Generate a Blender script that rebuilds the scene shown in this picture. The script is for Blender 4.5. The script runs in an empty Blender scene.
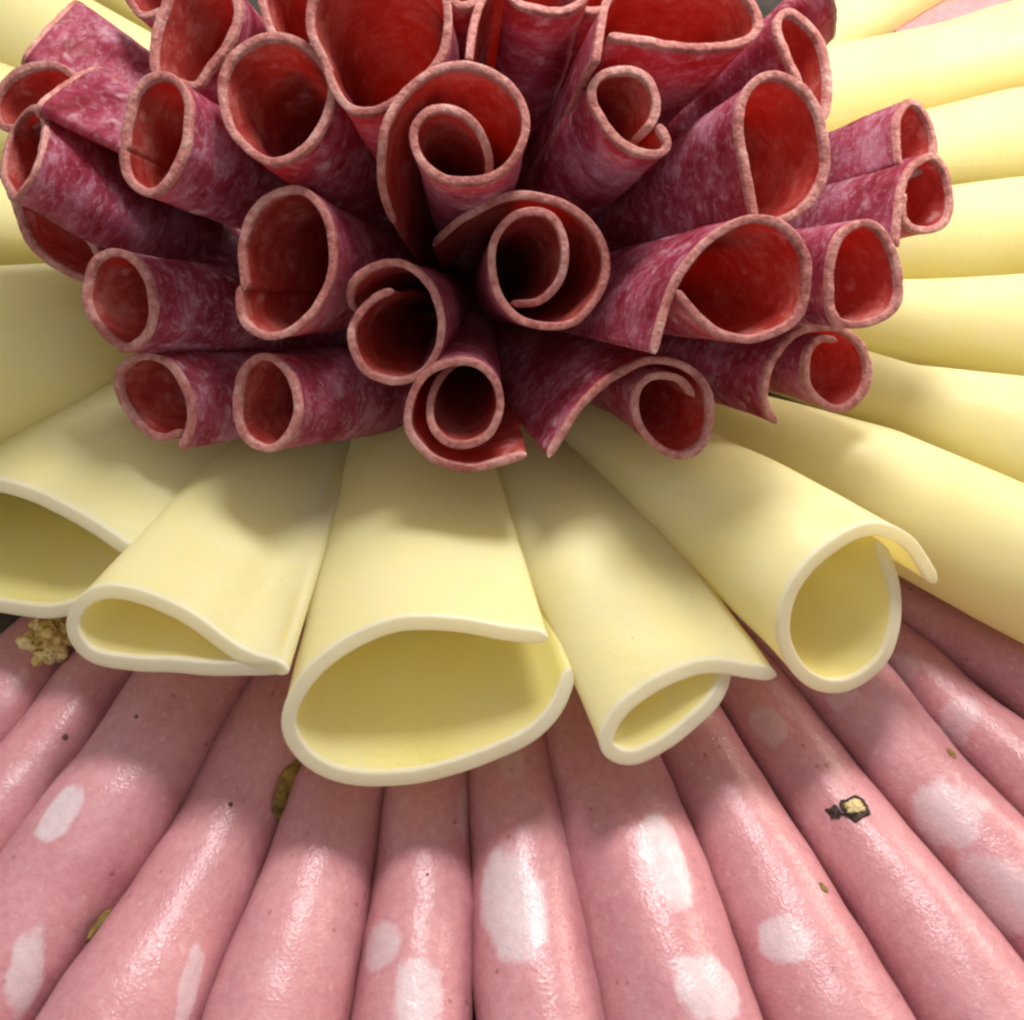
import bpy, math, random
from mathutils import Vector, noise
random.seed(7)
V = Vector
SC = bpy.context.scene
COL = SC.collection
PI = math.pi

# ------------------------------------------------------------------ camera
# 1 unit = 10 cm.  The platter centre is the origin, the camera looks down on it from the front.
W, H = 1024, 1020
FOV = math.radians(46.0)
ELEV = math.radians(55.0)
AIM = V((0.13, -0.78, 0.12))
DIST = 3.6
CAM = AIM + V((0, -math.cos(ELEV), math.sin(ELEV))) * DIST
FWD = (AIM - CAM).normalized()
RGT = V((1, 0, 0))
UPV = RGT.cross(FWD).normalized()
FPX = (W / 2) / math.tan(FOV / 2)

def ray(px, py):
    return (FWD + RGT * ((px - W / 2) / FPX) + UPV * ((H / 2 - py) / FPX)).normalized()
def at_z(px, py, z):
    d = ray(px, py)
    return CAM + d * ((z - CAM.z) / d.z)
def at_plane(px, py, p, n):
    d = ray(px, py)
    return CAM + d * ((p - CAM).dot(n) / d.dot(n))
def depth(p):
    return (p - CAM).dot(FWD)

cam = bpy.data.cameras.new('camera')
cam.sensor_fit = 'HORIZONTAL'
cam.angle = FOV
cam.clip_start = 0.01
cam.clip_end = 200
co = bpy.data.objects.new('camera', cam)
COL.objects.link(co)
co.location = CAM
co.rotation_euler = (PI / 2 - ELEV, 0, 0)
SC.camera = co
cam.dof.use_dof = True
cam.dof.focus_distance = 3.35
cam.dof.aperture_fstop = 6.0
cam.lens_unit = 'FOV'

# ------------------------------------------------------------------ materials
def new_mat(name):
    m = bpy.data.materials.new(name)
    m.use_nodes = True
    m.node_tree.nodes.clear()
    return m
class NT:
    def __init__(s, m): s.t = m.node_tree
    def n(s, kind, **kw):
        o = s.t.nodes.new(kind)
        for k, v in kw.items():
            if k in o.inputs.keys(): o.inputs[k].default_value = v
            else: setattr(o, k, v)
        return o
    def l(s, a, b): s.t.links.new(a, b)
    def ramp(s, fac, stops, interp='LINEAR'):
        r = s.n('ShaderNodeValToRGB')
        e = r.color_ramp
        e.interpolation = interp
        while len(e.elements) < len(stops): e.elements.new(0.5)
        for el, (p, c) in zip(e.elements, stops):
            el.position = p
            el.color = (*c, 1) if not isinstance(c, float) else (c, c, c, 1)
        s.l(fac, r.inputs[0])
        return r.outputs[0]
    def mix(s, fac, a, b, mode='MIX'):
        r = s.n('ShaderNodeMix', data_type='RGBA', blend_type=mode)
        for sock, v in ((r.inputs[0], fac), (r.inputs[6], a), (r.inputs[7], b)):
            if isinstance(v, (int, float)): sock.default_value = v
            elif isinstance(v, tuple): sock.default_value = (*v, 1)
            else: s.l(v, sock)
        return r.outputs[2]
    def math(s, op, a, b=0.0, clamp=False):
        r = s.n('ShaderNodeMath', operation=op)
        r.use_clamp = clamp
        for sock, v in ((r.inputs[0], a), (r.inputs[1], b)):
            if isinstance(v, (int, float)): sock.default_value = v
            else: s.l(v, sock)
        return r.outputs[0]
    def uv(s, scale=(1, 1, 1)):
        """sheet coordinates in scene units, shifted per object so that no two slices repeat"""
        c = s.n('ShaderNodeUVMap')
        oi = s.n('ShaderNodeObjectInfo')
        a = s.n('ShaderNodeVectorMath', operation='ADD')
        k = s.n('ShaderNodeVectorMath', operation='SCALE')
        k.inputs[0].default_value = (17.0, 31.0, 53.0)
        s.l(oi.outputs['Random'], k.inputs[3])
        s.l(c.outputs[0], a.inputs[0]); s.l(k.outputs[0], a.inputs[1])
        m = s.n('ShaderNodeVectorMath', operation='MULTIPLY')
        m.inputs[1].default_value = scale
        s.l(a.outputs[0], m.inputs[0])
        return m.outputs[0]
    def noise(s, vec, scale, detail=4, rough=0.6, dist=0.0):
        r = s.n('ShaderNodeTexNoise', Scale=scale, Detail=detail, Roughness=rough, Distortion=dist)
        s.l(vec, r.inputs['Vector'])
        return r.outputs['Fac']
    def bump(s, h, strength, dist=0.01):
        b = s.n('ShaderNodeBump', Strength=strength, Distance=dist)
        s.l(h, b.inputs['Height'])
        return b.outputs[0]

def salami_mat(name, inside):
    m = new_mat(name); t = NT(m)
    long_ = t.uv((1.0, 1.9, 1)); flat = t.uv()
    n1 = t.noise(flat, 6.5, 4, 0.62)
    n2 = t.noise(long_, 11, 5, 0.66, 0.9)
    n3 = t.noise(flat, 60, 3, 0.6)
    vor = t.n('ShaderNodeTexVoronoi', Scale=15.0, Randomness=1.0)
    wob = t.n('ShaderNodeVectorMath', operation='ADD')
    nz = t.n('ShaderNodeTexNoise', Scale=22.0, Detail=2.0)
    t.l(flat, nz.inputs['Vector'])
    sc = t.n('ShaderNodeVectorMath', operation='SCALE'); sc.inputs[3].default_value = 0.06
    t.l(nz.outputs['Color'], sc.inputs[0])
    t.l(flat, wob.inputs[0]); t.l(sc.outputs[0], wob.inputs[1])
    t.l(wob.outputs[0], vor.inputs['Vector'])
    fleck = t.ramp(vor.outputs['Distance'], [(0.10, 1.0), (0.28, 0.0)])
    sep = t.n('ShaderNodeSeparateColor'); t.l(vor.outputs['Color'], sep.inputs[0])
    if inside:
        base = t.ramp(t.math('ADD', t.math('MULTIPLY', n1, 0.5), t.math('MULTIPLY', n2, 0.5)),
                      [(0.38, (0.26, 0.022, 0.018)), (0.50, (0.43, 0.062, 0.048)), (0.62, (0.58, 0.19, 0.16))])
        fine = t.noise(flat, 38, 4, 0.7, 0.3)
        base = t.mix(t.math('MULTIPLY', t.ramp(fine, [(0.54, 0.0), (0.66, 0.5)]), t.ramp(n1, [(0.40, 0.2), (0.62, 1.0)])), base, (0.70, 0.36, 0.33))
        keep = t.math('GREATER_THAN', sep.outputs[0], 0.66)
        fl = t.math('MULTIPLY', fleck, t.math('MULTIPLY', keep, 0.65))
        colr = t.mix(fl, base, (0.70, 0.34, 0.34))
    else:
        base = t.ramp(t.math('ADD', t.math('MULTIPLY', n1, 0.62), t.math('MULTIPLY', n2, 0.38)),
                      [(0.38, (0.20, 0.018, 0.034)), (0.49, (0.39, 0.062, 0.115)), (0.61, (0.56, 0.22, 0.33))])
        st = t.ramp(n2, [(0.54, 0.0), (0.68, 0.35), (0.82, 0.7)])
        colr = t.mix(t.math('MULTIPLY', st, t.ramp(n1, [(0.38, 0.25), (0.62, 1.0)])), base, (0.74, 0.44, 0.53))
        fine = t.noise(t.uv((1.0, 1.5, 1)), 36, 4, 0.72, 0.5)
        colr = t.mix(t.math('MULTIPLY', t.ramp(fine, [(0.51, 0.0), (0.63, 0.62)]), t.ramp(n1, [(0.36, 0.35), (0.60, 1.0)])), colr, (0.78, 0.52, 0.58))
        keep = t.math('GREATER_THAN', sep.outputs[0], 0.66)
        fl = t.math('MULTIPLY', fleck, t.math('MULTIPLY', keep, 0.65))
        colr = t.mix(fl, colr, (0.80, 0.55, 0.60))
    colr = t.mix(t.ramp(n3, [(0.35, 0.22), (0.6, 0.0)]), colr, (0.16, 0.01, 0.02))
    b = t.n('ShaderNodeBsdfPrincipled', Roughness=0.47)
    b.inputs['Specular IOR Level'].default_value = 0.25
    t.l(colr, b.inputs['Base Color'])
    h = t.math('ADD', t.math('MULTIPLY', n2, 0.6), t.math('MULTIPLY', n3, 0.4))
    t.l(t.bump(h, 0.35, 0.012), b.inputs['Normal'])
    tr = t.n('ShaderNodeBsdfTranslucent')
    tr.inputs[0].default_value = (0.75, 0.10, 0.055, 1)
    mx = t.n('ShaderNodeMixShader', Fac=0.40)
    t.l(b.outputs[0], mx.inputs[1]); t.l(tr.outputs[0], mx.inputs[2])
    o = t.n('ShaderNodeOutputMaterial'); t.l(mx.outputs[0], o.inputs[0])
    return m

def salami_rind_mat():
    m = new_mat('salami_rind'); t = NT(m)
    c = t.n('ShaderNodeTexCoord').outputs['Object']
    n1 = t.noise(c, 9, 4, 0.6); n2 = t.noise(c, 55, 3, 0.65)
    colr = t.ramp(t.math('ADD', t.math('MULTIPLY', n1, 0.55), t.math('MULTIPLY', n2, 0.45)),
                  [(0.38, (0.28, 0.075, 0.065)), (0.50, (0.42, 0.155, 0.135)), (0.64, (0.56, 0.30, 0.265))])
    b = t.n('ShaderNodeBsdfPrincipled', Roughness=0.5)
    b.inputs['Specular IOR Level'].default_value = 0.3
    t.l(colr, b.inputs['Base Color'])
    t.l(t.bump(n2, 0.5, 0.012), b.inputs['Normal'])
    o = t.n('ShaderNodeOutputMaterial'); t.l(b.outputs[0], o.inputs[0])
    return m

def cheese_mat(name, c0, c1, rim=False):
    m = new_mat(name); t = NT(m)
    c = t.n('ShaderNodeTexCoord').outputs['Object']
    n1 = t.noise(c, 3.0, 3, 0.5); n2 = t.noise(c, 90, 3, 0.6); n3 = t.noise(c, 14, 3, 0.5)
    colr = t.ramp(n1, [(0.3, c0), (0.7, c1)])
    colr = t.mix(t.ramp(n2, [(0.30, 0.10), (0.5, 0.0)]), colr, (0.66, 0.50, 0.22))
    pit = t.n('ShaderNodeTexVoronoi', Scale=26.0); t.l(c, pit.inputs['Vector'])
    ps = t.n('ShaderNodeSeparateColor'); t.l(pit.outputs['Color'], ps.inputs[0])
    pits = t.math('MULTIPLY', t.ramp(pit.outputs['Distance'], [(0.05, 1.0), (0.14, 0.0)]), t.math('GREATER_THAN', ps.outputs[0], 0.86))
    colr = t.mix(t.math('MULTIPLY', pits, 0.30), colr, (0.55, 0.42, 0.16))
    film = t.noise(c, 6.0, 5, 0.62, 0.5)
    colr = t.mix(t.ramp(film, [(0.46, 0.0), (0.70, 0.30)]), colr, (0.90, 0.86, 0.68))
    b = t.n('ShaderNodeBsdfPrincipled', Roughness=0.42)
    t.l(t.ramp(film, [(0.3, 0.34), (0.7, 0.52)]), b.inputs['Roughness'])
    b.inputs['Subsurface Weight'].default_value = 0.35
    b.inputs['Subsurface Radius'].default_value = (0.10, 0.07, 0.03)
    b.inputs['Subsurface Scale'].default_value = 0.6
    b.inputs['Specular IOR Level'].default_value = 0.32
    t.l(colr, b.inputs['Base Color'])
    h = t.math('ADD', t.math('MULTIPLY', n3, 0.7), t.math('SUBTRACT', t.math('MULTIPLY', n2, 0.15), t.math('MULTIPLY', pits, 0.5)))
    t.l(t.bump(h, 0.20, 0.02), b.inputs['Normal'])
    tr = t.n('ShaderNodeBsdfTranslucent'); tr.inputs[0].default_value = (1.0, 0.93, 0.52, 1)
    mx = t.n('ShaderNodeMixShader', Fac=0.46)
    t.l(b.outputs[0], mx.inputs[1]); t.l(tr.outputs[0], mx.inputs[2])
    o = t.n('ShaderNodeOutputMaterial'); t.l(mx.outputs[0], o.inputs[0])
    return m

def mortadella_mat():
    m = new_mat('mortadella_meat'); t = NT(m)
    uvv = t.uv()
    n1 = t.noise(uvv, 3.5, 3, 0.5); n2 = t.noise(uvv, 38, 4, 0.7); n3 = t.noise(uvv, 120, 2, 0.6); n4 = t.noise(uvv, 16, 3, 0.6)
    base = t.ramp(t.math('ADD', t.math('MULTIPLY', n1, 0.45), t.math('MULTIPLY', n2, 0.55)),
                  [(0.34, (0.47, 0.180, 0.205)), (0.5, (0.545, 0.235, 0.265)), (0.66, (0.61, 0.30, 0.325))])
    # fine pale fat grains and dark red pits
    vor = t.n('ShaderNodeTexVoronoi', Scale=34.0); t.l(uvv, vor.inputs['Vector'])
    sep = t.n('ShaderNodeSeparateColor'); t.l(vor.outputs['Color'], sep.inputs[0])
    dot = t.ramp(vor.outputs['Distance'], [(0.12, 1.0), (0.30, 0.0)])
    base = t.mix(t.math('MULTIPLY', dot, t.math('MULTIPLY', t.math('GREATER_THAN', sep.outputs[0], 0.80), 0.26)), base, (0.78, 0.50, 0.48))
    base = t.mix(t.math('MULTIPLY', dot, t.math('MULTIPLY', t.math('LESS_THAN', sep.outputs[0], 0.06), 0.60)), base, (0.22, 0.05, 0.03))
    fd = t.n('ShaderNodeAttribute', attribute_name='fat_edge')
    fs = t.n('ShaderNodeAttribute', attribute_name='fat_strength')
    e = t.math('ADD', fd.outputs['Fac'], t.math('MULTIPLY', t.math('SUBTRACT', n4, 0.5), 0.55))
    e = t.math('ADD', e, t.math('MULTIPLY', t.math('SUBTRACT', n2, 0.5), 0.06))
    e = t.math('ADD', e, t.math('MULTIPLY', t.math('SUBTRACT', t.noise(uvv, 8, 2, 0.5), 0.5), 0.5))
    fac = t.math('MULTIPLY', t.ramp(e, [(0.0, 0.0), (0.22, 0.88), (0.5, 1.0)]), fs.outputs['Fac'])
    fat = t.ramp(n2, [(0.3, (0.61, 0.445, 0.475)), (0.7, (0.69, 0.55, 0.585))])
    colr = t.mix(fac, base, fat)
    b = t.n('ShaderNodeBsdfPrincipled', Roughness=0.48)
    b.inputs['Subsurface Weight'].default_value = 0.30
    b.inputs['Subsurface Radius'].default_value = (0.12, 0.04, 0.03)
    b.inputs['Subsurface Scale'].default_value = 0.5
    b.inputs['Coat Weight'].default_value = 0.42
    b.inputs['Coat Roughness'].default_value = 0.12
    b.inputs['Specular IOR Level'].default_value = 0.45
    t.l(colr, b.inputs['Base Color'])
    h = t.math('ADD', t.math('ADD', t.math('MULTIPLY', n2, 0.35), t.math('MULTIPLY', n3, 0.45)), t.math('MULTIPLY', n4, 0.15))
    nb = t.bump(h, 0.42, 0.009)
    t.l(nb, b.inputs['Normal']); t.l(nb, b.inputs['Coat Normal'])
    o = t.n('ShaderNodeOutputMaterial'); t.l(b.outputs[0], o.inputs[0])
    return m

def simple_mat(name, stops, scale, rough, bump=0.5):
    m = new_mat(name); t = NT(m)
    c = t.n('ShaderNodeTexCoord').outputs['Object']
    n1 = t.noise(c, scale, 5, 0.65)
    b = t.n('ShaderNodeBsdfPrincipled', Roughness=rough)
    t.l(t.ramp(n1, stops), b.inputs['Base Color'])
    t.l(t.bump(n1, bump, 0.03), b.inputs['Normal'])
    o = t.n('ShaderNodeOutputMaterial'); t.l(b.outputs[0], o.inputs[0])
    return m

M_SOUT = salami_mat('salami_outside', False)
M_SIN = salami_mat('salami_inside_lit_red', True)  # same meat, redder: light passing through the thin slice put into its colour
M_SRIM = salami_rind_mat()
M_CH = cheese_mat('cheese_outside', (0.89, 0.83, 0.47), (0.91, 0.86, 0.54))  # paler than the inside: bright surface sheen put into the colour
M_CHI = cheese_mat('cheese_inside_lit_yellow', (0.90, 0.81, 0.30), (0.92, 0.84, 0.36))  # same cheese, yellower: bounced and transmitted light put into its colour
M_CHR = cheese_mat('cheese_cut_edge', (0.86, 0.83, 0.70), (0.88, 0.86, 0.77))
M_MO = mortadella_mat()
M_PIS = simple_mat('pistachio_green', [(0.3, (0.10, 0.06, 0.008)), (0.55, (0.30, 0.19, 0.03)), (0.75, (0.52, 0.36, 0.08))], 18, 0.5, 0.9)
M_PISP = simple_mat('pistachio_pale', [(0.35, (0.55, 0.36, 0.10)), (0.5, (0.82, 0.62, 0.24)), (0.65, (0.90, 0.78, 0.45))], 16, 0.6, 1.0)
M_PEP = simple_mat('peppercorn_dark', [(0.35, (0.012, 0.008, 0.006)), (0.7, (0.10, 0.05, 0.03))], 50, 0.5, 0.8)
M_SPK = simple_mat('pepper_brown', [(0.3, (0.10, 0.035, 0.03)), (0.7, (0.22, 0.08, 0.06))], 50, 0.5, 0.5)
M_PEPC = simple_mat('peppercorn_core', [(0.3, (0.50, 0.36, 0.12)), (0.7, (0.80, 0.66, 0.36))], 40, 0.6, 0.5)
M_TRAY = simple_mat('tray_dark', [(0.3, (0.030, 0.024, 0.020)), (0.7, (0.06, 0.05, 0.042))], 6, 0.35, 0.05)

# ------------------------------------------------------------------ mesh helpers
def mesh_obj(name, verts, faces, mats, fmat=None, uvs=None, parent=None, smooth=True):
    me = bpy.data.meshes.new(name)
    me.from_pydata([tuple(v) for v in verts], [], faces)
    for m in mats: me.materials.append(m)
    if fmat: me.polygons.foreach_set('material_index', fmat)
    if smooth: me.polygons.foreach_set('use_smooth', [True] * len(me.polygons))
    if uvs:
        ul = me.uv_layers.new(name='UVMap')
        for lp in me.loops: ul.data[lp.index].uv = uvs[lp.vertex_index]
    me.update()
    o = bpy.data.objects.new(name, me)
    COL.objects.link(o)
    if parent: o.parent = parent
    return o
def tag(o, label, cat, group=None):
    o['label'] = label; o['category'] = cat
    if group: o['group'] = group
    return o
def empty(name, loc):
    o = bpy.data.objects.new(name, None)
    COL.objects.link(o); o.location = loc
    o.empty_display_size = 0.05
    return o

def spline(pts, n):
    """Catmull-Rom through pts (Vectors), n samples evenly spaced by arc length"""
    P = [pts[0] * 2 - pts[1]] + list(pts) + [pts[-1] * 2 - pts[-2]]
    fine = []
    for i in range(1, len(P) - 2):
        a, b, c, d = P[i - 1], P[i], P[i + 1], P[i + 2]
        for k in range(12):
            u = k / 12
            fine.append(0.5 * ((2 * b) + (c - a) * u + (2 * a - 5 * b + 4 * c - d) * u * u + (3 * b - a - 3 * c + d) * u ** 3))
    fine.append(pts[-1].copy())
    for _ in range(6):   # soften the hand-measured kinks a little
        fine = [fine[0]] + [(fine[i - 1] + fine[i] * 2 + fine[i + 1]) / 4 for i in range(1, len(fine) - 1)] + [fine[-1]]
    L = [0.0]
    for i in range(1, len(fine)): L.append(L[-1] + (fine[i] - fine[i - 1]).length)
    out, j = [], 0
    for k in range(n):
        s = L[-1] * k / (n - 1)
        while j < len(L) - 2 and L[j + 1] < s: j += 1
        f = (s - L[j]) / max(1e-9, L[j + 1] - L[j])
        out.append(fine[j].lerp(fine[j + 1], min(1, max(0, f))))
    return out

def taper(rings, t):
    """thickness factor per sheet point: the two free ends are rounded off"""
    row = rings[0]; N = len(row)
    L = [0.0]
    for i in range(1, N): L.append(L[-1] + (row[i] - row[i - 1]).length)
    e = t * 1.1
    return [math.sqrt(max(0.05, 1 - max(0.0, 1 - min(l, L[-1] - l) / e) ** 2)) for l in L]
def sheet(name, rings, norms, t, mats, parent=None, rough=0.0, seed=0.0, rough_scale=5.0):
    """a rolled slice: rings[k][i] mid-surface points (ring 0 = mouth), norms[k][i] outward normals.
    Returns the slice object and the data its rind needs."""
    K, N = len(rings), len(rings[0])
    if rough:
        off = V((seed * 3.1, seed * 1.7, seed * 0.9))
        R2 = []
        for k in range(K):
            row = []
            for i in range(N):
                p = rings[k][i]
                d = noise.noise(p * rough_scale + off) + 0.45 * noise.noise(p * rough_scale * 3 + off)
                row.append(p + norms[k][i] * d * rough)
            R2.append(row)
        rings = R2
    verts, uvs, faces, fm = [], [], [], []
    tp = taper(rings, t)
    for side, sg in ((0, 1), (1, -1)):
        for k in range(K):
            arc = 0.0
            ln = 0.0 if k == 0 else (rings[k][N // 2] - rings[0][N // 2]).length
            for i in range(N):
                if i: arc += (rings[0][i] - rings[0][i - 1]).length
                verts.append(rings[k][i] + norms[k][i] * (sg * t / 2 * tp[i]))
                uvs.append((arc + side * 5.3, ln))
    def idx(side, k, i): return side * K * N + k * N + i
    for side in (0, 1):
        for k in range(K - 1):
            for i in range(N - 1):
                q = [idx(side, k, i), idx(side, k, i + 1), idx(side, k + 1, i + 1), idx(side, k + 1, i)]
                faces.append(q if side == 0 else q[::-1]); fm.append(side if len(mats) > 1 else 0)
    for k in range(K - 1):
        faces.append([idx(1, k, 0), idx(0, k, 0), idx(0, k + 1, 0), idx(1, k + 1, 0)]); fm.append(0)
        faces.append([idx(0, k, N - 1), idx(1, k, N - 1), idx(1, k + 1, N - 1), idx(0, k + 1, N - 1)]); fm.append(0)
    for i in range(N - 1):
        faces.append([idx(0, K - 1, i), idx(0, K - 1, i + 1), idx(1, K - 1, i + 1), idx(1, K - 1, i)]); fm.append(0)
    o = mesh_obj(name, verts, faces, mats, fm, uvs, parent)
    return o, rings

def rind(name, rings, norms, t, mat, parent, bulge=0.5, jit=0.0, seed=0.0, ends=(False, False)):
    """rounded cut edge that runs down one end of the sheet, round the mouth and back down the other end"""
    K, N = len(rings), len(rings[0])
    path = []
    tp = taper(rings, t)
    for k in range(K - 1, 0, -1) if ends[0] else ():
        path.append((rings[k][0], (rings[k][0] - rings[k][1]).normalized(), norms[k][0], 1.0))
    for i in range(N):
        ax = (rings[0][i] - rings[1][i]).normalized()
        d = ax
        if i == 0 and ends[0]: d = (ax + (rings[0][0] - rings[0][1]).normalized()).normalized()
        if i == N - 1 and ends[1]: d = (ax + (rings[0][-1] - rings[0][-2]).normalized()).normalized()
        path.append((rings[0][i], d, norms[0][i], 1.0 if (ends[0] and i < N / 2) or (ends[1] and i > N / 2) else tp[i]))
    for k in range(1, K) if ends[1] else ():
        path.append((rings[k][-1], (rings[k][-1] - rings[k][-2]).normalized(), norms[k][-1], 1.0))
    M = 9
    verts, faces = [], []
    hw = t / 2 + 0.0016
    for j, (p, d, n, f) in enumerate(path):
        w = jit * (noise.noise(p * 26 + V((seed, 0, 0))) + 0.6 * noise.noise(p * 60 + V((0, seed, 0))))
        for m in range(M):
            if m == 0: a, b = 1.0, -0.010
            elif m == M - 1: a, b = -1.0, -0.010
            else:
                ph = PI / 2 - PI * (m - 1) / (M - 3)
                a = math.copysign(abs(math.sin(ph)) ** 0.7, math.sin(ph)); b = math.cos(ph) ** 0.7 * t * bulge if abs(math.cos(ph)) > 1e-6 else 0.0
            verts.append(p + n * (a * hw * f * (1 + w * 22)) + d * (b + (w if b > 0 else 0)))
    for j in range(len(path) - 1):
        for m in range(M - 1):
            faces.append([j * M + m, j * M + m + 1, (j + 1) * M + m + 1, (j + 1) * M + m])
    return mesh_obj(name, verts, faces, [mat], None, None, parent)

def roll_from_mouth(pix, C, nrm, base, s, t, N=110, K=26, bow=None, power=1.0, drop=(0, 0, 0, 0)):
    """rings of a cone-like roll: the mouth curve measured in the photo lies on the plane (C, nrm); it is swept to `base` and shrunk to s"""
    pts = spline([at_plane(x, y, C, nrm) for x, y in pix], N)
    ax = (C - base).normalized()
    nn = []
    for i in range(N):
        T = (pts[min(i + 1, N - 1)] - pts[max(i - 1, 0)]).normalized()
        n = T.cross(nrm).normalized()
        nn.append(n)
    if sum(n.dot((p - C).normalized()) for n, p in zip(nn, pts)) < 0: nn = [-n for n in nn]
    rings, norms = [], []
    # a slice is round: its two ends fall back from the mouth.  drop = depth, extent at the start and at the end
    d0, e0, d1, e1 = drop
    U0 = []
    for i in range(N):
        f = i / (N - 1)
        a = max(0.0, 1 - f / e0) ** 2 * d0 if e0 else 0.0
        b = max(0.0, 1 - (1 - f) / e1) ** 2 * d1 if e1 else 0.0
        U0.append(max(a, b))
    for k in range(K):
        row = []
        for i in range(N):
            u = U0[i] + (1 - U0[i]) * (k / (K - 1)) ** 1.15
            sc = 1 + (s - 1) * (u ** power)
            c = C.lerp(base, u)
            if bow: c = c + bow * (4 * u * (1 - u))
            row.append(c + (pts[i] - C) * sc)
        rings.append(row); norms.append(nn)
    return rings, norms, pts

# ------------------------------------------------------------------ the tray
def tray():
    n = 96
    prof = [(0.0, 0.0), (3.6, 0.0), (3.9, 0.03), (4.05, 0.12), (4.15, 0.16), (4.2, 0.14), (4.1, 0.02), (3.8, -0.05), (0, -0.05)]
    verts, faces = [], []
    for r, z in prof:
        for i in range(n):
            a = 2 * PI * i / n
            verts.append((r * math.cos(a), r * math.sin(a), z))
    for j in range(len(prof) - 1):
        for i in range(n):
            faces.append([j * n + i, j * n + (i + 1) % n, (j + 1) * n + (i + 1) % n, (j + 1) * n + i])
    o = mesh_obj('tray_floor', verts, faces, [M_TRAY])
    o['kind'] = 'structure'
tray()

# ------------------------------------------------------------------ long lying tubes (mortadella, cheese seen from the side)
def tube_rings(centres, radii, N, K, t, wob=0.0, seed=0.0, turns=1.12, flat=1.0):
    """spiral tube lying along the polyline `centres`; seam underneath"""
    path = spline(centres, K)
    rings, norms = [], []
    for k in range(K):
        u = k / (K - 1)
        x = u * (len(radii) - 1); j = min(int(x), len(radii) - 2)
        r = radii[j] + (radii[j + 1] - radii[j]) * (x - j)
        r -= t / 2
        T = (path[min(k + 1, K - 1)] - path[max(k - 1, 0)]).normalized()
        S = T.cross(V((0, 0, 1))).normalized(); U = S.cross(T).normalized()
        row, nr = [], []
        for i in range(N):
            f = i / (N - 1)
            a = math.radians(-95) + f * turns * 2 * PI
            ins = max(0.0, (1 - f) - (1 - 1 / turns)) if False else 0.0
            rr = r * (1 - 0.10 * max(0, (1.14 - turns * f) - (1.14 - 0.0) + 0.12) / 0.12) if turns * f < 0.12 else r
            d = S * math.cos(a) + U * (math.sin(a) * flat)
            g = 1 + wob * noise.noise(path[k] * 1.6 + V((seed, math.cos(a), math.sin(a))))
            row.append(path[k] + d * rr * g); nr.append((S * math.cos(a) + U * math.sin(a)).normalized())
        rings.append(row); norms.append(nr)
    return rings, norms, path

def between(edge_a, edge_b, zs, k=1.0, n=None):
    """centre points and radii of a lying tube whose two visible side lines were measured in the photo.
    k > 1 where the next tube hides its lower flank"""
    C, R = [], []
    for (ax, ay), (bx, by), z in zip(edge_a, edge_b, zs):
        cx, cy = ax + (bx - ax) * 0.5 * k, ay + (by - ay) * 0.5 * k
        half = math.hypot(bx - ax, by - ay) * 0.5 * k
        # z is the height of whatever the tube lies on
        p = at_z(cx, cy, z + 0.15); r = half * depth(p) / FPX
        for _ in range(3):
            p = at_z(cx, cy, z + r); r = half * depth(p) / FPX
        C.append(p); R.append(r)
    return C, R
def extend(C, R, a, b, ra=None, rb=None):
    """lengthen past the measured ends, inwards by a and outwards by b"""
    d0 = (C[0] - C[1]).normalized(); d1 = (C[-1] - C[-2]).normalized()
    R0 = R[0] if ra is None else ra; R1 = R[-1] if rb is None else rb
    return [C[0] + d0 * a] + C + [C[-1] + d1 * b], [R0] + R + [R1]

# ---- mortadella: boundary lines between neighbouring rolls, each (near the cheese, middle, frame edge)
MB = [
 [(20, 640), (-40, 700), (-100, 765)],
 [(88, 640), (45, 705), (-40, 800)],
 [(152, 672), (65, 785), (-35, 905)],
 [(257, 672), (190, 795), (40, 1020)],
 [(310, 745), (265, 860), (200, 1020)],
 [(390, 760), (372, 880), (347, 1020)],
 [(469, 760), (470, 880), (470, 1020)],
 [(548, 735), (577, 870), (607, 1020)],
 [(640, 735), (707, 880), (764, 1020)],
 [(705, 685), (792, 820), (907, 1020)],
 [(775, 668), (872, 785), (1040, 985)],
 [(868, 650), (942, 735), (1080, 880)],
 [(905, 630), (975, 684), (1090, 770)],
 [(930, 585), (1000, 622), (1100, 672)],
]
MLAB = [
 'pink mortadella roll half in shadow, with a crumbled pale pistachio beside the cheese',
 'pink mortadella roll with one small dark speck and no fat patch',
 'broad pink mortadella roll with a white oval fat patch near its upper edge',
 'pink mortadella roll with a green pistachio at its side and a faint narrow fat streak',
 'smooth pink mortadella roll without fat patches, below the dark pistachio',
 'slim pink mortadella roll with two round fat patches side by side',
 'pink mortadella roll with one big round white fat patch in the middle',
 'pink mortadella roll with two angular white fat patches, one below the other',
 'pink mortadella roll with a single slanted white fat patch and a brown dot',
 'pink mortadella roll with a cracked peppercorn on top',
 'pink mortadella roll with two broad pale fat patches, below the round open cheese roll',
 'pink mortadella roll with a faint pale band, just under the shaded one by the cheese',
 'shaded dark pink mortadella roll tucked against the long side of a cheese roll',
]
GM = 'mortadella rolls fanned out round the edge'
rolls_m = []
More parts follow.
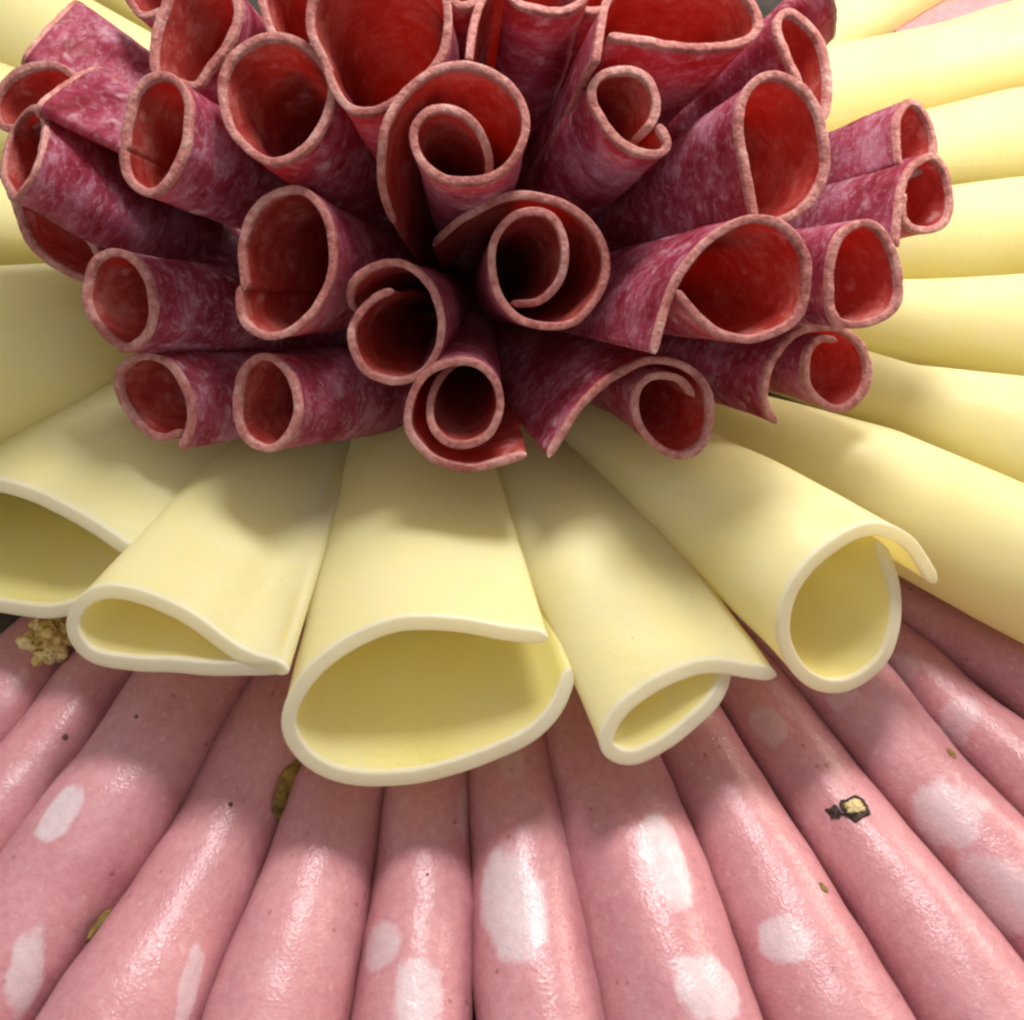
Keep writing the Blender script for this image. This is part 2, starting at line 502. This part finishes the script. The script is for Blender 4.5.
for i in range(len(MB) - 1):
    A, B = MB[i], MB[i + 1]
    kk = [1.05, 1.05, 1.04, 1.04, 1.04, 1.05, 1.04, 1.04, 1.03, 1.04, 1.05, 1.06, 1.08][i]
    if i < 7: Cc, Rr = between(A, B, (0, 0, 0), kk)
    else: Cc, Rr = between(B, A, (0, 0, 0), kk)
    # shrink inwards toward the platter centre
    d0 = (V((0, 0, 0.1)) - Cc[0]); d0.z = 0
    inn = Cc[0] + d0.normalized() * 0.75; inn.z = Rr[0] * 0.6
    d1 = (Cc[-1] - Cc[-2]).normalized()
    out = Cc[-1] + d1 * 0.75; out.z = Rr[-1]
    C2 = [out] + Cc[::-1] + [inn]
    R2 = [Rr[-1] * 1.06] + Rr[::-1] + [Rr[0] * 0.62]
    C2 = [V((c.x, c.y, r)) for c, r in zip(C2, R2)]
    rings, norms, path = tube_rings(C2, R2, 72, 150, 0.03, wob=0.075, seed=i * 3.3)
    o, rg = sheet('mortadella_roll', rings, norms, 0.03, [M_MO], rough=0.007, seed=i + 1, rough_scale=4)
    tag(o, MLAB[i], 'mortadella roll', GM)
    rolls_m.append((o, rg, norms))

def surf_hit(i, px, py):
    """the point of roll i under a measured pixel, with its axis, its girth direction and normal"""
    o, rg, nr = rolls_m[i]
    d = ray(px, py); best = None
    for k in range(1, len(rg) - 1):
        for j in range(1, len(rg[0]) - 1):
            p = rg[k][j]; n = nr[k][j]
            if n.dot(d) > -0.02: continue
            v = p - CAM; e = (v - d * v.dot(d)).length
            if best is None or e < best[0]: best = (e, k, j)
    e, k, j = best
    ax = (rg[k + 1][j] - rg[k - 1][j]).normalized()
    n = nr[k][j]; g = n.cross(ax).normalized()
    return rg[k][j] + n * 0.015, ax, g, n

# fat patches: (roll, px, py, half-length along roll, half-width across, turn, strength) in photo pixels
FAT = [
 (2, 62, 815, 31, 19, 0.0, 1), (2, 24, 972, 40, 20, 0.5, .9), (3, 182, 992, 38, 13, 0.25, .8), (3, 78, 950, 30, 12, 0.2, .35),
 (5, 383, 945, 22, 26, 0.3, .8), (5, 419, 998, 30, 27, 0, .95), (5, 458, 815, 22, 9, 0, .4), (6, 514, 905, 47, 38, 0.1, 1),
 (6, 512, 765, 18, 15, 0, .35), (7, 662, 862, 44, 24, -0.1, 1), (7, 708, 984, 36, 34, 0.5, 1), (7, 640, 700, 14, 10, 0, .2),
 (8, 784, 943, 19, 32, -0.5, .95), (9, 770, 724, 20, 18, 0, .40), (9, 812, 1000, 12, 10, 0, .25), (10, 945, 812, 32, 40, 0.2, .75),
 (10, 1000, 890, 44, 38, 0.2, .60), (10, 842, 695, 16, 20, 0, .35), (11, 958, 722, 17, 30, 0.2, .45), (11, 905, 668, 14, 16, 0, .4),
 (0, 15, 690, 20, 9, 0, .25), (1, 15, 775, 16, 10, 0, .2), (4, 270, 975, 16, 12, 0, .15),
]
for i, (o, rg, nr) in enumerate(rolls_m):
    me = o.data; K, N = len(rg), len(rg[0])
    spots = []
    for (r, px, py, a, b, turn, st) in FAT:
        if r != i: continue
        p, ax, g, n = surf_hit(i, px, py)
        sc = depth(p) / FPX
        # along the roll the surface is tilted away from the viewer, so a patch is longer than it looks
        fs = max(0.5, math.sqrt(max(0.0, 1 - ax.dot(FWD) ** 2)))
        u = ax * math.cos(turn) + g * math.sin(turn); w = g * math.cos(turn) - ax * math.sin(turn)
        spots.append((p, u, w, n, a * sc / fs, b * sc, st))
    fe = me.attributes.new('fat_edge', 'FLOAT', 'POINT'); fst = me.attributes.new('fat_strength', 'FLOAT', 'POINT')
    E, S = [], []
    for v in me.vertices:
        be, bs = -2.0, 0.0
        for (p, u, w, n, a, b, st) in spots:
            q = v.co - p
            if q.length > 0.6: continue
            # measure across the roll along its girth
            dd = math.hypot(q.dot(u) / a, math.copysign(math.hypot(q.dot(w), q.dot(n) * 0.8), 1) / b)
            dd = (abs(q.dot(u) / a) ** 2.4 + abs(math.hypot(q.dot(w), q.dot(n) * 0.8) / b) ** 2.4) ** (1 / 2.4)
            if 1 - dd > be: be, bs = 1 - dd, st
        E.append(max(be, -2.0)); S.append(bs)
    fe.data.foreach_set('value', E); fst.data.foreach_set('value', S)

def crumb(name, roll, px, py, size, mat, seed, label=None):
    p0, ax, g, n = surf_hit(roll, px, py)
    sc = depth(p0) / FPX
    rnd = random.Random(seed)
    verts, faces = [], []
    nu, nv = 20, 13
    for q in range(18):
        a = rnd.uniform(0, 2 * PI); r = size * math.sqrt(rnd.random())
        c = p0 + (ax * math.cos(a) * r + g * math.sin(a) * r * 0.85 + n * rnd.uniform(0, 6) * (1 - r / size * 0.6)) * sc
        rr = rnd.uniform(6, 12) * (1.15 - 0.5 * r / size)
        b0 = len(verts)
        for j in range(nv + 1):
            th = PI * j / nv
            for i in range(nu):
                ph = 2 * PI * i / nu
                d = V((math.sin(th) * math.cos(ph), math.sin(th) * math.sin(ph), math.cos(th)))
                k = rr * (1 + 0.95 * noise.noise(d * 1.5 + V((q * 3.1, seed, 0))) + 0.3 * noise.noise(d * 4 + V((q, 0, seed))))
                verts.append(c + d * k * sc)
        for j in range(nv):
            for i in range(nu):
                faces.append([b0 + j * nu + i, b0 + j * nu + (i + 1) % nu, b0 + (j + 1) * nu + (i + 1) % nu, b0 + (j + 1) * nu + i])
    o = mesh_obj(name, verts, faces, [mat], None, None, rolls_m[roll][0])
    if label: o['label'] = label
    return o
def nugget(name, roll, px, py, la, lb, lh, mat, seed, turn=0.0, lift=0.0, rough=0.35, label=None):
    """an irregular piece set into the surface of a mortadella roll"""
    p, ax, g, n = surf_hit(roll, px, py)
    sc = depth(p) / FPX
    u = ax * math.cos(turn) + g * math.sin(turn); w = g * math.cos(turn) - ax * math.sin(turn)
    verts, faces = [], []
    nu, nv = 28, 18
    for j in range(nv + 1):
        th = PI * j / nv
        for i in range(nu):
            ph = 2 * PI * i / nu
            d = V((math.sin(th) * math.cos(ph), math.sin(th) * math.sin(ph), math.cos(th)))
            r = 1 + rough * noise.noise(d * 1.7 + V((seed, seed, 0))) + rough * 0.6 * noise.noise(d * 4.5 + V((0, seed, 0)))
            q = d * r
            verts.append(p + (u * q.x * la + w * q.y * lb + n * (q.z * lh + lift)) * sc)
    for j in range(nv):
        for i in range(nu):
            faces.append([j * nu + i, j * nu + (i + 1) % nu, (j + 1) * nu + (i + 1) % nu, (j + 1) * nu + i])
    o = mesh_obj(name, verts, faces, [mat], None, None, rolls_m[roll][0])
    if label: o['label'] = label
    return o
crumb('pistachio_piece', 0, 50, 640, 23, M_PISP, 3, 'crumbled pale yellow pistachio lump')
nugget('pistachio_piece', 3, 283, 788, 30, 15, 7, M_PIS, 9.0, 0.0, 0, 0.3)
nugget('pistachio_piece', 3, 101, 927, 18, 9, 5, M_PIS, 14.0, 0.1, 1, 0.3)
nugget('peppercorn', 9, 852, 809, 13, 12, 3.0, M_PEP, 21.3, 0.4, 0, 0.45)
nugget('peppercorn_core', 9, 853, 808, 10, 8, 4.5, M_PEPC, 33.7, 0.9, 1, 0.5)
nugget('peppercorn', 9, 838, 815, 8, 5, 2, M_PEP, 8.4, 0.7, 0, 0.7)
nugget('pepper_speck', 1, 62, 738, 3, 3, 1.2, M_SPK, 4.0)
nugget('pepper_speck', 2, 137, 720, 2.2, 2.2, 1, M_SPK, 6.0)
nugget('pepper_speck', 3, 229, 806, 2.2, 2.2, 1, M_SPK, 7.0)
nugget('pepper_speck', 8, 820, 891, 6, 4, 1.5, M_PIS, 11.0, 0.2)
nugget('pepper_speck', 10, 948, 757, 6, 4, 1.5, M_PIS, 12.0, 0.2)
nugget('pepper_speck', 5, 425, 875, 1.6, 1.6, 0.7, M_SPK, 16.0)

# ---- a further mortadella roll shows at the top between two cheese rolls
for A, B, lab in (
    ([(868, 33), (920, 12), (985, -18)], [(890, 66), (945, 44), (1010, 12)], 'pink mortadella roll in the gap between two cheese rolls at the back'),
    ([(915, 18), (965, -3), (1030, -32)], [(950, 42), (1000, 18), (1060, -14)], 'pink mortadella roll at the back, just behind the white-topped cheese roll'),
):
    Cc, Rr = between(A, B, (0.12, 0.10, 0.08), 1.25)
    C2, R2 = extend(Cc[::-1], Rr[::-1], 0.4, 0.3)
    rings, norms, path = tube_rings(C2, R2, 60, 80, 0.03, wob=0.04, seed=55)
    o, rg = sheet('mortadella_roll', rings, norms, 0.03, [M_MO], rough=0.0035, seed=70, rough_scale=7)
    tag(o, lab, 'mortadella roll', GM)

# ------------------------------------------------------------------ cheese rolls
GC = 'cheese rolls laid in a ring under the salami'
def open_cheese(label, pix, cpx, zc, tilt, back, zb, s, turn=0.0, bow=None, t=0.030, power=1.0, K=30, drop=(0, 0, 0, 0)):
    """a cheese slice rolled into an open cone. cpx: mouth centre, zc its height; back: inner end"""
    C = at_z(cpx[0], cpx[1], zc); B = at_z(back[0], back[1], zb)
    ax = (C - B); ax.z = 0; ax.normalize()
    nrm = (ax * math.cos(tilt) + V((0, 0, 1)) * math.sin(tilt)).normalized()
    if turn:
        from mathutils import Matrix
        nrm = Matrix.Rotation(turn, 3, 'Z') @ nrm
    rings, norms, pts = roll_from_mouth(pix, C, nrm, B, s, t, 120, K, V(bow) if bow else None, power, drop)
    root = empty('cheese_roll', (C.x, C.y, 0))
    seed = cpx[0] * 0.013
    loc = V((C.x, C.y, 0))
    rings = [[p - loc for p in row] for row in rings]
    o, rg = sheet('slice', rings, norms, t, [M_CH, M_CHI], root, rough=0.009, seed=seed, rough_scale=2.8)
    rind('rind', rg, norms, t, M_CHR, root, bulge=0.07, jit=0.0008, seed=seed)
    tag(root, label, 'cheese roll', GC)
    return root

T30 = math.radians(43)
open_cheese('widest cheese roll, gaping open toward the viewer in the middle of the ring',
    [(579, 690), (553, 722), (500, 754), (435, 776), (372, 780), (322, 768), (294, 742), (289, 710), (312, 672), (352, 641), (402, 624), (452, 625), (500, 633), (548, 637)],
    (425, 700), 0.57, T30, (418, 385), 0.44, 0.46, drop=(0.05, 0.14, 0, 0))
open_cheese('cheese roll with a flattened lip, left of the widest open one',
    [(282, 668), (250, 669), (200, 669), (140, 666), (92, 655), (74, 632), (80, 607), (108, 591), (150, 599), (195, 622), (240, 655), (289, 671)],
    (170, 635), 0.62, T30, (318, 400), 0.46, 0.50)
open_cheese('large pale cheese roll with dark yellow inside, behind the flat-lipped one',
    [(110, 596), (60, 609), (0, 606), (-70, 590), (-100, 550), (-75, 505), (-25, 484), (22, 492), (72, 517), (120, 546), (152, 567)],
    (20, 550), 0.52, T30, (215, 330), 0.46, 0.75)
open_cheese('cheese roll with a pointed lip, between the widest one and the round open one',
    [(735, 668), (726, 690), (700, 715), (668, 742), (636, 757), (612, 752), (607, 735), (626, 705), (660, 682), (700, 669), (740, 671), (776, 674)],
    (668, 712), 0.53, T30, (492, 430), 0.46, 0.62, bow=(0.0, 0, 0.05), drop=(0.05, 0.15, 0, 0))
open_cheese('cheese roll with a round open mouth and a curled free edge',
    [(916, 562), (912, 598), (899, 634), (880, 664), (850, 686), (822, 686), (796, 668), (783, 635), (790, 595), (815, 560), (850, 535), (882, 530), (912, 545), (936, 582)],
    (842, 612), 0.60, math.radians(34), (560, 410), 0.48, 0.42, turn=math.radians(-12), bow=(0.0, 0, 0.03), drop=(0.10, 0.22, 0, 0))

# cheese rolls seen from the side, upper and lower outline
CB = [   # label, upper edge, lower edge, heights of what they lie on, k
 ('smooth cheese roll seen from the side, directly behind the curled-edge one', [(680, 368), (835, 412), (1024, 492)], [(690, 440), (845, 530), (1024, 628)], (.34, .26, .20), 1.05),
 ('cheese roll with a sharp lower shadow line, below the lowest salami on its side', [(760, 318), (868, 350), (1024, 376)], [(740, 375), (850, 412), (1024, 492)], (.36, .33, .25), 1.13),
 ('cheese roll passing beneath the salami roll with an upright oval mouth', [(760, 268), (890, 277), (1024, 273)], [(760, 325), (880, 350), (1024, 376)], (.36, .32, .24), 1.18),
 ('cheese roll just below the paired side salami', [(760, 205), (900, 192), (1024, 178)], [(760, 272), (900, 277), (1024, 273)], (.34, .31, .24), 1.2),
 ('cheese roll behind the tip of the paired side salami', [(760, 148), (900, 119), (1024, 90)], [(760, 215), (900, 192), (1024, 178)], (.34, .30, .24), 1.2),
 ('brightest broad cheese roll at the back, in front of the mortadella', [(760, 56), (840, 46), (925, 30), (1024, 2)], [(760, 150), (840, 133), (925, 113), (1024, 90)], (.34, .32, .30, .24), 1.15),
 ('cheese roll mostly hidden behind the salami at the back', [(770, 25), (850, -14), (930, -60)], [(790, 84), (860, 40), (935, -8)], (.30, .26, .22), 1.2),
 ('cheese roll in the far corner above the flat-tipped salami', [(-60, -60), (40, -20), (170, 50)], [(-80, 60), (30, 92), (170, 160)], (.22, .30, .34), 1.1),
 ('second cheese roll at the back, behind the far-corner one', [(-20, -120), (90, -70), (210, 10)], [(-50, -55), (60, -12), (190, 60)], (.20, .26, .34), 1.1),
 ('shadowed cheese roll at the frame edge under the long salami roll', [(-120, 40), (-20, 60), (160, 120)], [(-140, 150), (-20, 160), (150, 195)], (.24, .30, .34), 1.1),
 ('dim cheese roll below the salami flap at the frame edge', [(-120, 175), (-10, 178), (150, 205)], [(-130, 262), (-10, 266), (150, 272)], (.24, .30, .34), 1.1),
 ('broad pale cheese roll above the large one with dark yellow inside', [(-130, 285), (0, 266), (160, 250)], [(-120, 470), (0, 440), (160, 365)], (.22, .30, .34), 1.15),
]
for i, (lab, up, lo, zs, k) in enumerate(CB):
    Cc, Rr = between(up, lo, zs, k)
    if Cc[0].length < Cc[-1].length: Cc, Rr = Cc[::-1], Rr[::-1]   # outer end first
    C2, R2 = extend(Cc, Rr, 0.35, 0.25, rb=Rr[-1] * 0.8)
    rings, norms, path = tube_rings(C2, R2, 84, 60, 0.036, wob=0.022, seed=i * 1.9 + 40)
    o, rg = sheet('cheese_roll', rings, norms, 0.036, [M_CH, M_CHI], rough=0.005, seed=i * 2.1, rough_scale=1.8)
    tag(o, lab, 'cheese roll', GC)

# ------------------------------------------------------------------ the salami bouquet
GS = 'rolled salami slices in the central bouquet'
BQ = V((0.0, 0.02, 0.55))
BASEC = V((0.0, -0.12, 0.34))
SEMI = V((1.38, 1.15, 1.05))
def on_dome(px, py, k=1.0):
    """where the ray meets the dome of the bouquet; at its outline, the nearest point to it"""
    d = ray(px, py); s = SEMI * k
    o = CAM - BQ
    o2 = V((o.x / s.x, o.y / s.y, o.z / s.z)); d2 = V((d.x / s.x, d.y / s.y, d.z / s.z))
    a, b, c = d2.dot(d2), 2 * o2.dot(d2), o2.dot(o2) - 1
    disc = b * b - 4 * a * c
    tt = (-b - math.sqrt(disc)) / (2 * a) if disc > 0 else -b / (2 * a)
    return CAM + d * tt

def salami(label, pix, k=1.0, s=0.45, w=0.45, t=0.015, b=0.26, aim=None, bow=0.0, z=None, face=None, jit=0.0022, ends=(False, False), drop=(0, 0, 0, 0)):
    cx = sum(p[0] for p in pix) / len(pix); cy = sum(p[1] for p in pix) / len(pix)
    C = on_dome(cx, cy, k) if z is None else at_z(cx, cy, z)
    if aim is None:
        base = BASEC + (C - BASEC) * b
    else:
        base = at_z(aim[0], aim[1], aim[2])
    ax = (C - base).normalized()
    nrm = (ax * (1 - w) - ray(cx, cy) * w).normalized()
    f = nrm.dot(-ray(cx, cy))
    if face is not None:      # how far the mouth is turned toward (or away from) the viewer
        d = ray(cx, cy)
        nrm = (ax - d * ax.dot(d)).normalized() * math.sqrt(1 - face * face) - d * face
    elif f < 0.35:
        nrm = (nrm - ray(cx, cy) * (0.38 - f)).normalized()
    rings, norms, pts = roll_from_mouth(pix, C, nrm, base, s, t, 120, 30, V((0, 0, bow)) if bow else None, drop=drop)
    root = empty('salami_roll', base)
    rings = [[p - base for p in row] for row in rings]
    seed = cx * 0.031 + cy * 0.017
    o, rg = sheet('slice', rings, norms, t, [M_SOUT, M_SIN], root, rough=0.0095, seed=seed, rough_scale=4.5)
    rind('rind', rg, norms, t, M_SRIM, root, bulge=0.22, jit=jit, seed=seed, ends=ends)
    tag(root, label, 'salami roll', GS)
    return root

# bottom row, resting on the cheese
salami('salami roll with a doubled rim and slit mouth, lowest over the pale cheese',
    [(180, 431), (166, 438), (148, 434), (131, 417), (119, 396), (117, 374), (133, 357), (152, 356), (172, 368), (187, 396), (189, 427), (180, 450)], aim=(395, 378, 0.52), s=0.7)
salami('small salami roll with an oval mouth, above the flat-lipped cheese roll',
    [(238, 425), (236, 400), (242, 372), (260, 357), (277, 363), (293, 384), (296, 415), (285, 439), (266, 449), (246, 439), (237, 419), (236, 403)], aim=(432, 388, 0.52), s=0.85)
salami('small tight salami spiral with a flat tail, lowest one, above the widest cheese roll',
    [(488, 420), (490, 400), (481, 384), (463, 377), (441, 385), (430, 405), (432, 428), (447, 443), (468, 447), (490, 435), (501, 411), (496, 384), (477, 366), (453, 364), (426, 376), (412, 400), (410, 427), (422, 450), (441, 464), (472, 470), (500, 464), (527, 456)],
    b=0.3, s=0.7, drop=(0.5, 0.3, 0, 0))
salami('salami spiral with a long straight flap slanting down, above the round open cheese roll',
    [(694, 396), (682, 379), (664, 373), (646, 378), (634, 398), (640, 427), (661, 449), (683, 455), (703, 442), (711, 411), (703, 381), (676, 362), (640, 362), (601, 387), (570, 420), (546, 456)],
    b=0.30, s=0.6, drop=(0.0, 0.10, 0, 0))
salami('salami spiral with a curved outer lip, lowest one beside the smooth cheese rolls',
    [(836, 340), (819, 340), (807, 358), (809, 386), (824, 403), (843, 409), (862, 395), (869, 368), (862, 345), (843, 330), (819, 328), (792, 338), (774, 357), (765, 378), (765, 403), (776, 424)],
    b=0.30, s=0.6, drop=(0.0, 0.10, 0, 0))
# second row
salami('salami roll with a pale streaked side, directly above the one with a doubled rim',
    [(120, 350), (141, 337), (149, 321), (151, 298), (145, 274), (131, 258), (112, 253), (94, 264), (86, 290), (90, 310), (98, 323), (112, 338), (128, 345), (140, 341)], aim=(385, 330, 0.52), s=0.78)
salami('dark hollow salami roll with a tall oval mouth near the shadowed centre',
    [(246, 290), (243, 255), (244, 240), (254, 211), (277, 193), (301, 189), (320, 203), (332, 234), (330, 273), (318, 300), (309, 314), (289, 331), (266, 335), (246, 323), (240, 306), (241, 286)], k=0.95, b=0.26, s=0.5)
salami('round salami roll with a frayed white inner edge, pointing straight at the viewer',
    [(394, 291), (380, 296), (363, 308), (350, 329), (354, 357), (371, 376), (398, 382), (422, 372), (439, 345), (441, 314), (433, 286), (414, 267), (390, 263), (363, 273), (347, 294), (344, 314)], k=0.93, b=0.26, s=0.5, jit=0.0055, drop=(0.0, 0, 0.1, 0.1))
salami('dark salami spiral with a round hole inside a bigger ring, at the bouquet centre',
    [(515, 304), (540, 300), (559, 280), (564, 248), (554, 221), (535, 213), (512, 219), (497, 240), (494, 270), (501, 300), (520, 320), (550, 326), (580, 316), (600, 290), (606, 262), (597, 235), (575, 212), (545, 200), (520, 197), (490, 203), (455, 213), (425, 226)],
    k=0.93, b=0.24, s=0.45, drop=(0.10, 0.16, 0.3, 0.15))
salami('wide salami cone with a bright red mouth and overlapping edge, above the slanting-flap spiral',
    [(655, 354), (660, 325), (670, 295), (688, 263), (710, 240), (735, 224), (762, 219), (788, 228), (805, 250), (811, 275), (806, 308), (788, 330), (760, 341), (735, 340), (710, 328), (690, 308), (676, 290)], b=0.26, s=0.42, k=1.14)
salami('salami roll with an upright oval red mouth, beside the wide bright red cone',
    [(843, 326), (835, 318), (831, 298), (833, 259), (843, 235), (866, 225), (886, 239), (897, 266), (899, 294), (890, 313), (866, 324), (842, 322), (832, 310)], b=0.35, s=0.7, k=1.10)
# side pair
salami('lower of the two paired side salami, with a small mouth in front of its twin',
    [(898, 247), (899, 223), (902, 191), (908, 172), (920, 160), (933, 156), (946, 171), (952, 200), (946, 221), (934, 229), (915, 228), (905, 217), (904, 195)], b=0.36, s=0.8, k=1.06, w=0.3, ends=(False, True))
salami('upper of the two paired side salami, its narrow mouth partly covered by its twin',
    [(901, 165), (899, 140), (899, 118), (909, 101), (921, 107), (931, 126), (934, 148), (925, 164), (910, 172), (901, 160)], b=0.36, s=0.8, k=1.03, w=0.3)
# third row
salami('long pale-streaked salami roll lying on its side, narrow mouth over the shadowed cheese',
    [(14, 200), (6, 188), (3, 166), (8, 140), (20, 118), (33, 107), (42, 114), (43, 132), (38, 158), (28, 182), (14, 200), (6, 192)], s=1.0, k=1.13, face=0.25, aim=(255, 285, 0.50))
salami('open salami flap, dark red inside, below the long streaked roll',
    [(28, 193), (14, 198), (20, 222), (33, 248), (55, 268), (86, 281), (104, 270), (88, 240), (60, 212), (30, 194)], b=0.3, s=0.6, k=0.97)
salami('narrow salami roll, bright red inside with folded lower lip, beside the roundest wide mouth',
    [(125, 150), (126, 126), (131, 98), (145, 80), (166, 75), (183, 85), (190, 104), (188, 124), (184, 146), (174, 169), (159, 187), (145, 190), (130, 177), (124, 160), (124, 148)], b=0.24, s=0.5, k=1.07)
salami('salami roll with the roundest wide mouth, red above and dark below',
    [(245, 146), (229, 125), (221, 100), (222, 76), (234, 54), (252, 42), (273, 37), (297, 44), (318, 62), (328, 84), (327, 108), (316, 133), (299, 152), (275, 161), (255, 154), (240, 140)], b=0.22, s=0.5)
salami('open salami spiral with a small tube curled inside a wide bright red loop',
    [(472, 180), (488, 166), (487, 142), (474, 122), (457, 111), (440, 108), (425, 112), (414, 128), (415, 150), (426, 168), (448, 180), (475, 181), (502, 170), (519, 148), (524, 120), (514, 92), (492, 74), (465, 67), (440, 70), (415, 83), (395, 105), (381, 140), (374, 175), (374, 200)],
    b=0.22, s=0.45, k=1.03, drop=(0.14, 0.16, 0.2, 0.12))
salami('slim salami roll with a small bright rim and a hooked outer lip',
    [(636, 142), (650, 128), (657, 110), (653, 86), (641, 73), (623, 68), (604, 73), (594, 84), (593, 102), (602, 122), (615, 139), (631, 151), (648, 156), (662, 154), (668, 145), (665, 134), (658, 124)],
    b=0.24, s=0.6, k=1.02, drop=(0.3, 0.08, 0.0, 0.0))
salami('large salami cone with a teardrop mouth and pale spots inside, above the wide cone',
    [(756, 218), (747, 188), (741, 159), (738, 126), (742, 98), (755, 82), (774, 76), (798, 85), (815, 106), (825, 132), (826, 165), (815, 194), (798, 212), (776, 222)], b=0.22, s=0.4, k=1.12)
# back rows
salami('salami roll with a narrow slanted mouth behind the teardrop cone',
    [(808, 108), (800, 84), (790, 57), (781, 34), (781, 20), (790, 15), (806, 25), (820, 44), (827, 74), (827, 103), (821, 118), (809, 112)], b=0.62, s=0.75, k=1.05, w=0.35)
salami('wide open salami slice with a level front rim, pale purple inside, at the top edge',
    [(608, 36), (649, 41), (688, 46), (727, 46), (750, 40), (760, 26), (754, 6), (738, -14), (700, -30), (655, -34), (622, -22), (607, 0), (601, 28), (597, 62)], b=0.22, s=0.35, k=1.06, w=0.3, ends=(False, True))
salami('salami roll cut by the top edge, broad red side, between two upright rims',
    [(506, -12), (518, 3), (538, 10), (558, 11), (580, 4), (588, -12), (572, -28), (540, -36), (505, -30), (484, -8), (474, 25), (469, 60)], b=0.22, s=0.6, k=0.98, w=0.3, ends=(False, True))
salami('largest open salami cone at the top edge, showing its speckled deep red inside',
    [(330, 75), (317, 50), (309, 26), (311, 0), (325, -25), (355, -45), (395, -48), (430, -32), (447, -5), (449, 25), (444, 52), (429, 73), (408, 90), (388, 104), (368, 112), (350, 108), (336, 92), (325, 68)], b=0.2, s=0.4, k=1.02, w=0.6)
salami('dark red open salami at the top edge, behind the narrow bright roll',
    [(170, 80), (195, 86), (206, 70), (219, 54), (232, 32), (237, 5), (226, -20), (200, -30), (174, -14), (160, 20), (153, 50), (153, 68), (160, 82), (176, 84)], b=0.2, s=0.62, k=0.98, w=0.5)
salami('small salami end peeking out beside the dark red open one at the top edge',
    [(136, 8), (128, -6), (136, -22), (158, -30), (182, -24), (186, -8), (168, 6), (146, 14), (134, 8)], b=0.25, s=0.6, k=0.92)
salami('deep red salami slice glimpsed behind the roundest wide mouth at the top edge',
    [(285, 55), (270, 28), (262, 0), (270, -24), (292, -34), (314, -20), (322, 8), (316, 38), (302, 56), (284, 54)], b=0.22, s=0.5, k=0.95, w=0.5)
salami('dark salami strip behind the broad-sided roll, next to the wide open slice',
    [(575, 2), (570, -22), (585, -42), (605, -40), (614, -18), (606, 4), (588, 10), (574, 0)], b=0.2, s=0.8, k=0.95)
salami('narrow strip of purple salami between two rims at the top edge',
    [(445, -14), (455, -30), (472, -30), (480, -14), (474, 2), (458, 4), (446, -10)], b=0.25, s=0.9, k=0.98)
salami('purple salami roll with a rounded end facing away, next to the back cheese',
    [(822, 42), (830, 34), (834, 18), (832, -2), (824, -18), (812, -22), (808, -4), (812, 18), (818, 38), (826, 42)], b=0.45, s=0.85, k=1.0, face=-0.25)
salami('pointed salami tip with pale marbling, standing against the far cheese',
    [(78, 12), (84, 7), (73, 22), (58, 38), (42, 52), (29, 63), (24, 58), (36, 42), (56, 20), (74, 4), (84, 8)], b=0.68, s=0.95, k=1.0, face=-0.28)
salami('salami roll, orange-red inside, half covered by the long streaked roll and a pointed tip',
    [(88, 96), (84, 86), (70, 72), (52, 63), (32, 64), (13, 74), (0, 87), (-8, 105), (-4, 122), (12, 128), (36, 122), (64, 110), (88, 94)], b=0.55, s=0.8, k=1.05)
salami('second pointed salami tip, in front of the marbled one',
    [(97, 80), (105, 73), (92, 82), (70, 97), (50, 111), (42, 114), (38, 106), (62, 88), (88, 72), (105, 74)], b=0.70, s=0.95, k=1.03, face=-0.28)

# ------------------------------------------------------------------ light: one soft lamp above and behind, an added side fill, a faint room
def area(name, loc, to, size, power, col):
    l = bpy.data.lights.new(name, 'AREA')
    l.shape = 'DISK'; l.size = size; l.energy = power; l.color = col
    o = bpy.data.objects.new(name, l); COL.objects.link(o)
    o.location = loc
    o.rotation_euler = (V(to) - V(loc)).to_track_quat('-Z', 'Y').to_euler()
area('ceiling_lamp', (0.65, 1.15, 4.7), (0.1, -0.3, 0.3), 1.35, 282, (1.0, 0.965, 0.92))
area('side_fill', (4.2, 1.2, 2.6), (0.6, 0.0, 0.4), 1.6, 165, (1.0, 0.86, 0.70))  # unseen warm fill, added to brighten the cheese on the right
w = bpy.data.worlds.new('World'); SC.world = w
w.use_nodes = True
bg = w.node_tree.nodes['Background']
bg.inputs[0].default_value = (1.0, 0.97, 0.93, 1)
bg.inputs[1].default_value = 0.53

SC.view_settings.view_transform = 'Standard'
SC.view_settings.look = 'None'
SC.view_settings.exposure = 0
SC.view_settings.gamma = 1
SC.cycles.use_denoising = True
SC.cycles.max_bounces = 7
SC.cycles.diffuse_bounces = 4
SC.cycles.filter_width = 2.5
SC.cycles.use_adaptive_sampling = True
SC.cycles.adaptive_threshold = 0.04
